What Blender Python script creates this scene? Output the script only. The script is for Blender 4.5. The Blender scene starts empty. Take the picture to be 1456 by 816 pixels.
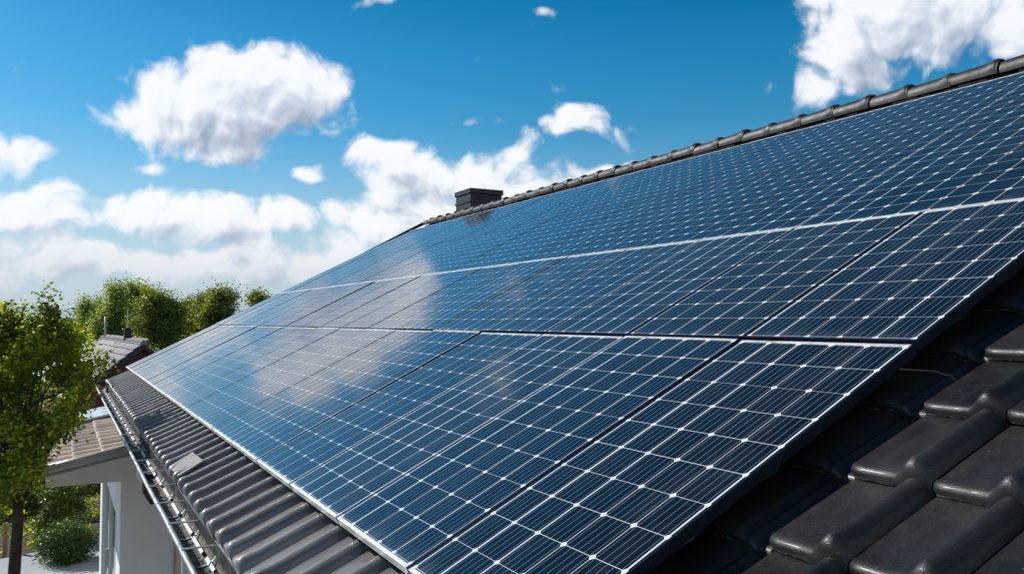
import bpy, math, random
import numpy as np
from mathutils import Vector, Matrix, noise as mnoise

random.seed(7)
rng = np.random.default_rng(11)
R = math.radians
scene = bpy.context.scene
C = scene.collection

# ------------------------------------------------------------------ camera
CAM = Vector((0.0, 0.0, 4.3))
cam_data = bpy.data.cameras.new("camera")
cam_data.sensor_width = 36.0
cam_data.sensor_fit = 'HORIZONTAL'
cam_data.lens = 29.262
cam_data.clip_start = 0.05
cam_data.clip_end = 6000
cam_ob = bpy.data.objects.new("camera", cam_data)
C.objects.link(cam_ob)
ax = Vector((0.879783, -0.475376, 0.0))
ay = -Vector((0.019265, 0.035653, -0.999179))
az_ = -Vector((0.474986, 0.87906, 0.040525))
m = Matrix((ax, ay, az_)).transposed().to_4x4()
m.translation = CAM
cam_ob.matrix_world = m
scene.camera = cam_ob

# ------------------------------------------------------------------ colour management
scene.view_settings.view_transform = 'Standard'
scene.view_settings.look = 'None'
scene.view_settings.gamma = 1
scene.view_settings.exposure = 0.15
scene.view_settings.use_curve_mapping = False
scene.render.engine = 'CYCLES'
scene.cycles.max_bounces = 8
scene.cycles.transparent_max_bounces = 6

# ------------------------------------------------------------------ sun
SUN = Vector((-0.672, 0.85, 0.78)).normalized()
SUN_EL = math.asin(SUN.z)
SUN_AZ = math.atan2(SUN.x, SUN.y)          # clockwise from +Y
sd = bpy.data.lights.new("sun", 'SUN')
sd.energy = 4.2
sd.angle = R(0.53)
sd.color = (1.0, 0.96, 0.91)
so = bpy.data.objects.new("sun", sd)
C.objects.link(so)
so.rotation_euler = SUN.to_track_quat('Z', 'Y').to_euler()

# ------------------------------------------------------------------ node helper
class NT:
    def __init__(self, tree):
        self.t = tree; self.n = tree.nodes; self.l = tree.links
    def add(self, kind, **kw):
        nd = self.n.new(kind)
        for k, v in kw.items():
            setattr(nd, k, v)
        return nd
    def link(self, a, b):
        self.l.new(a, b)
    def put(self, sock, v):
        if v is None: return
        if isinstance(v, bpy.types.NodeSocket): self.l.new(v, sock)
        elif isinstance(v, bpy.types.Node): self.l.new(v.outputs[0], sock)
        else:
            if sock.type == 'RGBA' and len(v) == 3: v = (*v, 1)
            sock.default_value = v
    def math(self, op, a, b=None, c=None, clamp=False):
        nd = self.add('ShaderNodeMath', operation=op, use_clamp=clamp)
        self.put(nd.inputs[0], a); self.put(nd.inputs[1], b); self.put(nd.inputs[2], c)
        return nd.outputs[0]
    def vmath(self, op, a, b=None, scale=None):
        nd = self.add('ShaderNodeVectorMath', operation=op)
        self.put(nd.inputs[0], a); self.put(nd.inputs[1], b)
        if scale is not None: self.put(nd.inputs['Scale'], scale)
        return nd.outputs[0]
    def rng(self, v, a, b, c=0.0, d=1.0, smooth=False):
        nd = self.add('ShaderNodeMapRange')
        if smooth: nd.interpolation_type = 'SMOOTHSTEP'
        self.put(nd.inputs[0], v)
        for i, x in enumerate((a, b, c, d)): self.put(nd.inputs[i + 1], x)
        return nd.outputs[0]
    def noise(self, vec, scale, detail=3.0, rough=0.5, dist=0.0, out=0, dim='3D'):
        nd = self.add('ShaderNodeTexNoise', noise_dimensions=dim)
        self.put(nd.inputs['Vector'], vec)
        nd.inputs['Scale'].default_value = scale
        nd.inputs['Detail'].default_value = detail
        nd.inputs['Roughness'].default_value = rough
        nd.inputs['Distortion'].default_value = dist
        return nd.outputs[out]
    def mix(self, f, a, b, blend='MIX'):
        nd = self.add('ShaderNodeMix', data_type='RGBA', blend_type=blend)
        self.put(nd.inputs[0], f); self.put(nd.inputs[6], a); self.put(nd.inputs[7], b)
        return nd.outputs[2]
    def sep(self, v):
        nd = self.add('ShaderNodeSeparateXYZ'); self.put(nd.inputs[0], v); return nd.outputs
    def comb(self, x, y, z):
        nd = self.add('ShaderNodeCombineXYZ')
        self.put(nd.inputs[0], x); self.put(nd.inputs[1], y); self.put(nd.inputs[2], z)
        return nd.outputs[0]

# ------------------------------------------------------------------ world: sky and cumulus (by world direction)
world = bpy.data.worlds.new("World")
scene.world = world
world.use_nodes = True
world.node_tree.nodes.clear()
W = NT(world.node_tree)

# clouds: (azimuth deg, elevation deg, half width, half height, weight)
CLOUDS = [
    # the big cumulus
    (8.6, 13.6, 7.2, 4.3, 1.0), (12.5, 15.2, 5.6, 3.2, 0.9), (5.2, 12.8, 4.6, 3.2, 0.85), (14.8, 13.8, 3.2, 2.8, 0.65),
    (10.5, 11.0, 5.0, 2.2, 0.7),
    # middle group climbing to the right
    (20.2, 11.0, 3.6, 1.9, 0.8), (15.6, 9.6, 2.4, 1.0, 0.6), (22.5, 9.3, 4.6, 2.8, 0.9), (26.5, 9.6, 5.0, 2.8, 0.9),
    (24.0, 6.8, 6.5, 3.0, 1.0), (30.0, 8.6, 4.6, 2.2, 0.85), (29.0, 11.6, 2.2, 1.6, 0.62), (35.0, 9.2, 5.0, 1.8, 0.8),
    (33.0, 13.2, 2.7, 2.0, 0.75), (35.2, 12.4, 2.0, 1.4, 0.55), (25.4, 14.0, 1.3, 0.9, 0.5), (20.5, 5.6, 6.0, 2.4, 0.8),
    # left group
    (-3.6, 9.6, 2.8, 2.2, 0.85), (-1.6, 6.4, 4.2, 2.0, 0.9), (4.0, 6.9, 3.6, 1.9, 0.85), (7.8, 6.3, 4.6, 1.8, 0.9),
    (13.0, 6.4, 4.4, 1.5, 0.75), (2.0, 4.0, 8.0, 1.9, 0.85), (10.0, 3.6, 9.0, 1.9, 0.8), (3.5, 9.6, 2.0, 0.8, 0.5),
    (17.0, 3.6, 7.0, 2.2, 0.75), (-5.0, 3.0, 6.0, 1.7, 0.7), (30.0, 4.6, 9.0, 2.6, 0.7), (37.5, 8.4, 3.4, 1.3, 0.75),
    # top right
    (50.5, 17.4, 4.6, 3.0, 0.95), (55.5, 18.6, 5.5, 3.2, 1.0), (60.5, 17.4, 4.6, 3.2, 0.9), (48.2, 14.6, 2.0, 1.6, 0.62),
    (45.6, 14.4, 1.4, 0.8, 0.45), (65.0, 16.0, 6.0, 4.0, 0.8), (52.0, 20.6, 6.0, 2.4, 0.8),
    # small wisps near the top edge
    (19.6, 20.9, 2.0, 0.7, 0.48), (22.5, 21.3, 1.2, 0.5, 0.4), (30.4, 20.6, 1.0, 0.5, 0.36),
    # outside the frame, seen only in the glass
    (-16.0, 11.0, 9.0, 4.5, 0.9), (-30.0, 16.0, 10.0, 5.0, 0.9), (-45.0, 9.0, 14.0, 4.0, 0.8), (80.0, 12.0, 9.0, 5.0, 0.8),
    (14.0, 24.0, 4.0, 1.6, 0.5),
    # unseen clouds behind the camera, added to brighten the shaded wall
    (155, 26, 30, 16, 0.9), (-145, 30, 30, 16, 0.9), (178, 12, 18, 8, 0.8), (-172, 40, 20, 10, .8),
]
SX, SY = 0.1, 0.1     # degrees are scaled by this into texture units

def density_group():
    g = bpy.data.node_groups.new("cloud_density", 'ShaderNodeTree')
    g.interface.new_socket("P", in_out='INPUT', socket_type='NodeSocketVector')
    g.interface.new_socket("D", in_out='OUTPUT', socket_type='NodeSocketFloat')
    G = NT(g)
    gi = G.add('NodeGroupInput'); go = G.add('NodeGroupOutput')
    P = gi.outputs[0]
    # warp
    w = G.noise(P, 1.5, 2.0, 0.5, out=1, dim='2D')
    w = G.vmath('SUBTRACT', w, (0.5, 0.5, 0.5))
    w = G.vmath('MULTIPLY', w, (0.42, 0.34, 0.0))
    Q = G.vmath('ADD', P, w)
    acc = None
    for (a, e, hw, hh, wt) in CLOUDS:
        mp = G.add('ShaderNodeMapping', vector_type='TEXTURE')
        G.link(Q, mp.inputs[0])
        mp.inputs[1].default_value = (a * SX, e * SY, 0)
        mp.inputs[3].default_value = (hw * 1.40 * SX, hh * 1.40 * SY, 1)
        gr = G.add('ShaderNodeTexGradient', gradient_type='SPHERICAL')
        G.link(mp.outputs[0], gr.inputs[0])
        v = G.math('MULTIPLY', gr.outputs[1], wt)
        if acc is None: acc = v
        else:
            nd = G.add('ShaderNodeMath', operation='SMOOTH_MAX')
            G.link(acc, nd.inputs[0]); G.link(v, nd.inputs[1]); nd.inputs[2].default_value = 0.10
            acc = nd.outputs[0]
    vo = G.add('ShaderNodeTexVoronoi', feature='F1', voronoi_dimensions='2D')
    G.link(Q, vo.inputs['Vector'])
    vo.inputs['Scale'].default_value = 3.2
    vo.inputs['Detail'].default_value = 3.0
    vo.inputs['Roughness'].default_value = 0.55
    puff = G.math('MULTIPLY', G.math('SUBTRACT', 0.42, vo.outputs['Distance']), G.rng(acc, 0.0, 0.12, 0.1, 1.0))
    fb = G.math('MULTIPLY', G.math('SUBTRACT', G.noise(P, 2.4, 6.0, 0.52, dim='2D'), 0.5), G.rng(acc, 0.0, 0.16, 0.25, 1.0))
    d = G.math('MULTIPLY_ADD', puff, 0.34, G.math('MULTIPLY', acc, 1.36))
    d = G.math('MULTIPLY_ADD', fb, 0.52, d)
    d = G.math('SUBTRACT', d, 0.20)
    G.link(d, go.inputs[0])
    return g

grp = density_group()
tc = W.add('ShaderNodeTexCoord')
dirv = W.vmath('NORMALIZE', tc.outputs['Generated'])
s = W.sep(dirv)
az = W.math('MULTIPLY', W.math('ARCTAN2', s[0], s[1]), 180 / math.pi * SX)
el = W.math('MULTIPLY', W.math('ARCSINE', s[2]), 180 / math.pi * SY)
P0 = W.comb(az, el, 0.37)

def dens(vec):
    nd = W.add('ShaderNodeGroup'); nd.node_tree = grp
    W.put(nd.inputs[0], vec)
    return nd.outputs[0]

D0 = dens(P0)
D1 = dens(W.vmath('ADD', P0, (-0.045, 0.06, 0.0)))
D2 = dens(W.vmath('ADD', P0, (-0.10, 0.19, 0.0)))
cover = W.rng(D0, -0.06, 0.25, 0.0, 1.0, smooth=True)
p1 = W.math('MAXIMUM', D1, 0.0)
p2 = W.math('MAXIMUM', D2, 0.0)
opt = W.math('MULTIPLY_ADD', p2, 1.45, W.math('MULTIPLY', p1, 0.25))
lit = W.math('EXPONENT', W.math('MULTIPLY', W.math('MULTIPLY', opt, opt), -1.35))
# crisp relief: the side of a puff that faces the sun is brighter
rel = W.math('MULTIPLY', W.math('SUBTRACT', D0, D1), 1.0)
lit = W.math('ADD', W.math('MULTIPLY', lit, 0.80), rel, clamp=True)
ccol = W.add('ShaderNodeValToRGB')
W.link(lit, ccol.inputs[0])
cr = ccol.color_ramp
cr.elements[0].position = 0.0; cr.elements[0].color = (0.30, 0.36, 0.47, 1)
cr.elements[1].position = 1.0; cr.elements[1].color = (0.88, 0.89, 0.91, 1)
e = cr.elements.new(0.35); e.color = (0.53, 0.59, 0.69, 1)
e = cr.elements.new(0.7); e.color = (0.84, 0.87, 0.92, 1)

sky = W.add('ShaderNodeTexSky', sky_type='NISHITA', sun_disc=False)
sky.sun_elevation = SUN_EL
sky.sun_rotation = SUN_AZ
sky.altitude = 100
sky.air_density = 1.0
sky.dust_density = 0.25
sky.ozone_density = 2.6
hs = W.add('ShaderNodeHueSaturation')
hs.inputs['Hue'].default_value = 0.487
hs.inputs['Saturation'].default_value = 1.5
hs.inputs['Value'].default_value = 0.97
W.link(sky.outputs[0], hs.inputs['Color'])
STR = 0.10
# thin veil towards the horizon
veil = W.rng(el, 0.0, 1.35, 0.88, 0.0, smooth=True)
deep = W.rng(el, 1.8, 4.0, 1.0, 0.36)
skyc = W.mix(veil, W.vmath('SCALE', hs.outputs[0], scale=deep), (0.42 / STR, 0.53 / STR, 0.65 / STR))
cl = W.vmath('SCALE', ccol.outputs[0], scale=1.0 / STR)
hz = W.rng(el, 0.05, 0.70, 0.65, 0.0, smooth=True)
cl = W.mix(hz, cl, (0.44 / STR, 0.50 / STR, 0.58 / STR))
up = W.rng(el, -0.05, 0.03, 0.0, 0.97)
final = W.mix(W.math('MULTIPLY', cover, up), skyc, cl)
bg = W.add('ShaderNodeBackground')
W.link(final, bg.inputs[0]); bg.inputs[1].default_value = STR
wo = W.add('ShaderNodeOutputWorld')
W.link(bg.outputs[0], wo.inputs[0])
world.cycles.sampling_method = 'MANUAL'
world.cycles.sample_map_resolution = 512

# ------------------------------------------------------------------ materials
def new_mat(name):
    mt = bpy.data.materials.new(name); mt.use_nodes = True
    M = NT(mt.node_tree); M.n.clear()
    out = M.add('ShaderNodeOutputMaterial')
    return mt, M, out

def plain(name, col, rough=0.5, metal=0.0, var=0.12, scale=6.0, bump=0.0, bscale=60.0, spec=0.5, coat=0.0, dirt=None, dscale=2.0, dlo=.52, dhi=.7):
    mt, M, out = new_mat(name)
    p = M.add('ShaderNodeBsdfPrincipled')
    tcn = M.add('ShaderNodeTexCoord').outputs['Object']
    n = M.noise(tcn, scale, 5, 0.6)
    f = M.rng(n, 0.3, 0.7, 1 - var, 1 + var)
    c = M.vmath('SCALE', M.add('ShaderNodeRGB').outputs[0], scale=f)
    c.node.inputs[0].links[0].from_node.outputs[0].default_value = (*col, 1)
    if dirt is not None:
        dn = M.rng(M.noise(tcn, dscale, 6, 0.65), dlo, dhi, 0, 1)
        c = M.mix(dn, c, dirt)
    M.put(p.inputs['Base Color'], c)
    M.put(p.inputs['Roughness'], M.rng(M.noise(tcn, scale * 2.3, 4, .6), 0.3, 0.7, max(rough - .08, .02), rough + .08))
    p.inputs['Metallic'].default_value = metal
    p.inputs['Specular IOR Level'].default_value = spec
    p.inputs['Coat Weight'].default_value = coat
    if bump > 0:
        b = M.add('ShaderNodeBump'); b.inputs['Strength'].default_value = bump
        b.inputs['Distance'].default_value = 0.01
        M.put(b.inputs['Height'], M.noise(tcn, bscale, 4, .6))
        M.link(b.outputs[0], p.inputs['Normal'])
    M.link(p.outputs[0], out.inputs[0])
    return mt

def glass_mat(name, busbars, lx_=(.008, .027), ly_=(.003, .0075), dm=.092):
    """module laminate: navy mono cells, white backsheet showing in the gaps, glossy front glass"""
    mt, M, out = new_mat(name)
    uv = M.add('ShaderNodeUVMap').outputs[0]
    oi = M.add('ShaderNodeObjectInfo')
    ob = M.add('ShaderNodeTexCoord').outputs['Object']
    s = M.sep(uv)
    # uv.x = cells across (u of roof), uv.y = cells up the slope
    def frac_dist(v):            # distance to nearest cell boundary, in cells
        fr = M.math('FRACT', v)
        return M.math('SUBTRACT', 0.5, M.math('ABSOLUTE', M.math('SUBTRACT', fr, 0.5)))
    dx = frac_dist(s[0]); dy = frac_dist(s[1])
    # random weight of each cell gap so the lines are not ruled identically
    cx = M.math('ROUND', s[0]); cy = M.math('ROUND', s[1])
    wn = M.add('ShaderNodeTexWhiteNoise', noise_dimensions='3D')
    M.put(wn.inputs[0], M.comb(cx, 0.0, M.math('MULTIPLY', oi.outputs['Random'], 50.0)))
    gx = M.rng(M.math('POWER', wn.outputs[0], 2.2), 0, 1, lx_[0], lx_[1])
    wn2 = M.add('ShaderNodeTexWhiteNoise', noise_dimensions='3D')
    M.put(wn2.inputs[0], M.comb(0.0, cy, M.math('MULTIPLY', oi.outputs['Random'], 31.0)))
    gy = M.rng(wn2.outputs[0], 0, 1, ly_[0], ly_[1])
    def below(a, b): return M.math('LESS_THAN', a, b)
    lx = below(dx, gx); ly = below(dy, gy)
    dia = below(M.math('ADD', dx, dy), dm)
    white = M.math('MAXIMUM', M.math('MAXIMUM', lx, ly), dia)
    # cell tint
    wn3 = M.add('ShaderNodeTexWhiteNoise', noise_dimensions='3D')
    M.put(wn3.inputs[0], M.comb(M.math('FLOOR', s[0]), M.math('FLOOR', s[1]), M.math('MULTIPLY', oi.outputs['Random'], 77.0)))
    base = M.vmath('MULTIPLY', oi.outputs['Color'], M.mix(M.math('MULTIPLY', wn3.outputs[0], 0.8), (0.0015, 0.004, 0.009), (0.003, 0.009, 0.018)))
    if busbars:
        fb = M.math('FRACT', M.math('MULTIPLY', s[0], 5.0))
        db = M.math('ABSOLUTE', M.math('SUBTRACT', fb, 0.5))
        bar = below(db, 0.024)
        base = M.mix(M.math('MULTIPLY', bar, 0.75), base, (0.36, 0.42, 0.50))
    # fine fingers across the cell
    ff = M.math('SINE', M.math('MULTIPLY', s[1], 2 * math.pi * 60))
    base = M.mix(M.rng(ff, 0.3, 1, 0, 0.02), base, (0.2, 0.25, 0.32))
    col = M.mix(white, base, (0.80, 0.83, 0.86))
    # margin of the laminate outside the cells (attribute in uv z not available: use range flags)
    # dust film
    wp = M.add('ShaderNodeNewGeometry').outputs['Position']
    st = M.vmath('MULTIPLY', wp, (0.9, 5.0, 0.9))
    dust = M.rng(M.noise(st, 1.3, 7, 0.62), 0.50, 0.80, 0.0, 0.06)
    spots = M.rng(M.noise(wp, 38.0, 3, 0.7), 0.70, 0.78, 0.0, 0.22)
    low = M.rng(s[1], 0.02, 0.55, 1.0, 0.0)                    # grime collects above the lower frame
    low = M.math('MULTIPLY', M.math('POWER', low, 2.0), M.rng(M.noise(st, 2.6, 6, .7), .38, .66, 0.0, 0.22))
    drips = M.rng(M.noise(M.vmath('MULTIPLY', wp, (1.0, 34.0, 1.0)), 1.0, 4, .6), .60, .80, 0.0, 0.05)
    dust = M.math('ADD', M.math('ADD', dust, low), drips)
    dust = M.math('ADD', dust, spots, clamp=True)
    col = M.mix(dust, col, (0.28, 0.34, 0.42))
    p = M.add('ShaderNodeBsdfPrincipled')
    M.put(p.inputs['Base Color'], col)
    M.put(p.inputs['Roughness'], M.rng(M.noise(wp, 5.0, 6, .6), 0.35, 0.7, 0.05, 0.10))
    p.inputs['Specular IOR Level'].default_value = 0.62
    p.inputs['IOR'].default_value = 1.5
    p.inputs['Sheen Weight'].default_value = 0.36
    p.inputs['Sheen Roughness'].default_value = 0.28
    p.inputs['Sheen Tint'].default_value = (0.42, 0.70, 1.0, 1)
    b = M.add('ShaderNodeBump'); b.inputs['Strength'].default_value = 0.22
    b.inputs['Distance'].default_value = 0.02
    h = M.math('MULTIPLY_ADD', M.noise(wp, 55.0, 2, .5), 0.06, M.noise(wp, 1.1, 2, .5))
    M.put(b.inputs['Height'], h)
    M.link(b.outputs[0], p.inputs['Normal'])
    M.link(p.outputs[0], out.inputs[0])
    return mt

def leaf_mat(name, dark, mid, light, trans=0.35):
    mt, M, out = new_mat(name)
    g = M.add('ShaderNodeNewGeometry')
    r = g.outputs['Random Per Island']
    n = M.rng(M.noise(g.outputs['Position'], 1.7, 3, .6), .35, .65)
    f = M.math('MULTIPLY_ADD', n, 0.5, M.math('MULTIPLY', r, 0.5))
    rp = M.add('ShaderNodeValToRGB'); M.link(f, rp.inputs[0])
    rp.color_ramp.elements[0].position = 0.15; rp.color_ramp.elements[0].color = (*dark, 1)
    rp.color_ramp.elements[1].position = 0.85; rp.color_ramp.elements[1].color = (*light, 1)
    e = rp.color_ramp.elements.new(0.5); e.color = (*mid, 1)
    d = M.add('ShaderNodeBsdfPrincipled')
    M.link(rp.outputs[0], d.inputs['Base Color']); d.inputs['Roughness'].default_value = 0.42
    t = M.add('ShaderNodeBsdfTranslucent')
    tcol = M.mix(1.0, rp.outputs[0], (1.9, 1.75, 0.5), 'MULTIPLY')
    M.link(tcol, t.inputs[0])
    mx = M.add('ShaderNodeMixShader'); mx.inputs[0].default_value = trans
    M.link(d.outputs[0], mx.inputs[1]); M.link(t.outputs[0], mx.inputs[2])
    M.link(mx.outputs[0], out.inputs[0])
    return mt

def tile_mat(name, col, dustcol, rough=0.42, dustamt=0.35, coat=0.0, eave=False):
    mt, M, out = new_mat(name)
    g = M.add('ShaderNodeNewGeometry')
    wp = g.outputs['Position']
    r = g.outputs['Random Per Island']
    c = M.vmath('SCALE', M.add('ShaderNodeRGB').outputs[0], scale=M.rng(r, 0, 1, 0.72, 1.38))
    c.node.inputs[0].links[0].from_node.outputs[0].default_value = (*col, 1)
    d1 = M.rng(M.noise(wp, 3.0, 8, .68), .42, .78, 0, dustamt)
    c = M.mix(d1, c, dustcol)
    sp = M.rng(M.noise(wp, 120.0, 2, .5), .72, .75, 0, 0.7)
    c = M.mix(sp, c, tuple(min(1, x * 3.2) for x in dustcol))
    if eave:      # lowest course paler: dust plus low-angle glare put into the colour
        eave_pale = M.rng(M.sep(wp)[0], 1.30, 1.02, 0, 1)
        eave_pale = M.math('MULTIPLY', eave_pale, M.rng(M.noise(wp, 2.2, 6, .7), .3, .7, .45, 1.0))
        c = M.mix(eave_pale, c, (0.21, 0.205, 0.215))
        coatv = M.math('MULTIPLY_ADD', eave_pale, 0.75, 0.12)
    # streaks running down the slope
    st = M.rng(M.noise(M.vmath('MULTIPLY', wp, (1.2, 26.0, 1.2)), 1.0, 4, .6), .52, .75, 0, dustamt * .5)
    c = M.mix(st, c, dustcol)
    p = M.add('ShaderNodeBsdfPrincipled')
    M.put(p.inputs['Base Color'], c)
    M.put(p.inputs['Roughness'], M.rng(M.noise(wp, 9.0, 6, .65), .3, .7, rough - .09, rough + .12))
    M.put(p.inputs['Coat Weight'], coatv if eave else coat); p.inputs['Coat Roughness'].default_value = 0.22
    b = M.add('ShaderNodeBump'); b.inputs['Strength'].default_value = 0.6; b.inputs['Distance'].default_value = 0.003
    M.put(b.inputs['Height'], M.noise(wp, 190.0, 4, .65))
    b2 = M.add('ShaderNodeBump'); b2.inputs['Strength'].default_value = 0.30; b2.inputs['Distance'].default_value = 0.012
    M.put(b2.inputs['Height'], M.noise(wp, 9.0, 3, .5)); M.link(b.outputs[0], b2.inputs['Normal'])
    M.link(b2.outputs[0], p.inputs['Normal'])
    M.link(p.outputs[0], out.inputs[0])
    return mt

MT = {}
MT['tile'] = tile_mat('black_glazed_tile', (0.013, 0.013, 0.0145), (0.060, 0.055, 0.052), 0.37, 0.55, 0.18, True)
MT['tile_ridge'] = tile_mat('black_ridge_tile', (0.012, 0.012, 0.014), (0.07, 0.062, 0.058), 0.46, 0.6)
MT['tile_tan'] = tile_mat('tan_clay_tile', (0.36, 0.27, 0.21), (0.46, 0.41, 0.36), 0.62, 0.6)
MT['tile_grey'] = tile_mat('mauve_grey_tile', (0.27, 0.25, 0.28), (0.40, 0.38, 0.40), 0.5, 0.5)
MT['bedding'] = plain('dark_bedding', (0.012, 0.012, 0.013), 0.9, 0, 0.5, 20, 0.8, 60)
MT['mortar'] = plain('worn_tile_edge', (0.05, 0.045, 0.042), 0.85, 0, 0.3, 60, 0.8, 150, dirt=(.36, .31, .28), dscale=55, dlo=.44, dhi=.62)
MT['glass_b'] = glass_mat('module_glass_busbars', True)
MT['glass_p'] = glass_mat('module_glass_plain', False, (.006, .016), (.005, .010), .125)
MT['alu'] = plain('silver_frame', (0.80, 0.81, 0.83), 0.38, 0.35, 0.12, 9, 0.05, 90, dirt=(.25, .25, .26), dscale=5, dlo=.56, dhi=.8)
MT['frame_dark'] = plain('dark_frame', (0.02, 0.028, 0.05), 0.3, 0.6, 0.2, 9)
MT['backsheet'] = plain('module_back', (0.02, 0.02, 0.022), 0.6)
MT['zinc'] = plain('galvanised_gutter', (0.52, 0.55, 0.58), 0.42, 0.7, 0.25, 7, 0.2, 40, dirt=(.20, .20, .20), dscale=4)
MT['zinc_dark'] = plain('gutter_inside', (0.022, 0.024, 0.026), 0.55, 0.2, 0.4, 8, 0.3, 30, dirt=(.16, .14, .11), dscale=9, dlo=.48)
MT['white'] = plain('white_render', (0.88, 0.86, 0.85), 0.75, 0, 0.04, 1.5, 0.25, 120, dirt=(.55, .53, .50), dscale=1.1, dlo=.55, dhi=.95)
MT['beige'] = plain('beige_render', (0.60, 0.46, 0.34), 0.8, 0, 0.06, 2, 0.25, 120)
MT['pvc'] = plain('white_plastic', (0.82, 0.82, 0.82), 0.35, 0, 0.03, 3)
MT['fascia'] = plain('pale_fascia', (0.84, 0.80, 0.76), 0.6, 0, 0.06, 3, .1)
MT['grey_trim'] = plain('grey_verge', (0.52, 0.51, 0.52), 0.45, 0.1, 0.12, 6, 0.2, 50)
MT['chim'] = plain('black_slate_cladding', (0.006, 0.007, 0.010), 0.45, 0.1, 0.25, 4, 0.2, 40)
MT['chim_cap'] = plain('dark_cap_metal', (0.03, 0.032, 0.036), 0.4, 0.5, 0.2, 5)
MT['rail'] = plain('rail_metal', (0.12, 0.12, 0.13), 0.45, 0.6)
MT['plate'] = plain('worn_grey_plate', (0.17, 0.17, 0.165), 0.55, 0.1, 0.3, 30, 0.6, 80, dirt=(.30, .29, .27), dscale=18)
MT['winglass'] = plain('dark_window_glass', (0.02, 0.025, 0.03), 0.06, 0, 0.1, 2, spec=.8)
MT['polycarb'] = plain('pale_blue_glazing', (0.62, 0.72, 0.78), 0.25, 0, 0.15, 4)
MT['debris'] = plain('leaf_litter', (0.22, 0.17, 0.08), 0.9, 0, 0.6, 40, dirt=(.45, .42, .3), dscale=50)
MT['bark'] = plain('bark', (0.055, 0.042, 0.032), 0.9, 0, 0.4, 14, 0.9, 40)
MT['stake'] = plain('weathered_wood', (0.30, 0.18, 0.12), 0.8, 0, 0.3, 14, .4)
MT['red'] = plain('red_gable_boards', (0.16, 0.028, 0.032), 0.7, 0, 0.2, 5, .2)
MT['brick'] = plain('brown_wall', (0.11, 0.06, 0.05), 0.85, 0, 0.3, 6, .4)
MT['concrete'] = plain('grey_concrete', (0.42, 0.40, 0.38), 0.8, 0, 0.15, 4, .3)
MT['roofwhite'] = plain('pale_metal_roof', (0.70, 0.74, 0.80), 0.5, 0, 0.05, .2)
MT['farwall'] = plain('far_wall', (0.22, 0.28, 0.36), 0.8, 0, 0.1, .2)
MT['paving'] = plain('pale_paving', (0.42, 0.44, 0.46), 0.7, 0, 0.08, 2, .2, 60, dirt=(.40, .40, .39), dscale=1.5)
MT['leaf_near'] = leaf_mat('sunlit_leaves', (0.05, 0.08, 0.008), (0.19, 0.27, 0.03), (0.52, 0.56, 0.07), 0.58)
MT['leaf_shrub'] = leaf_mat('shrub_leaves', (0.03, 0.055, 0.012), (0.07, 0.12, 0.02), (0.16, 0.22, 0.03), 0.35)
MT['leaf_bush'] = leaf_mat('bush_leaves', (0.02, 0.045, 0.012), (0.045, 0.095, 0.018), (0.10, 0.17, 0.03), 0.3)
MT['leaf_far'] = leaf_mat('far_leaves', (0.065, 0.10, 0.03), (0.16, 0.22, 0.05), (0.32, 0.38, 0.085), 0.5)
MT['leaf_birch'] = leaf_mat('far_birch_leaves', (0.11, 0.16, 0.06), (0.22, 0.30, 0.10), (0.34, 0.42, 0.17), 0.5)
MT['leaf_wood'] = leaf_mat('wood_leaves', (0.03, 0.06, 0.05), (0.04, 0.075, 0.06), (0.05, 0.09, 0.07), 0.2)

# ------------------------------------------------------------------ mesh helpers
def tag(o, label=None, cat=None, group=None, kind=None):
    if label: o['label'] = label
    if cat: o['category'] = cat
    if group: o['group'] = group
    if kind: o['kind'] = kind
    return o

def empty(name, loc=(0, 0, 0), rot=(0, 0, 0)):
    o = bpy.data.objects.new(name, None); C.objects.link(o)
    o.location = loc; o.rotation_euler = rot
    o.empty_display_size = 0.1
    return o

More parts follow.
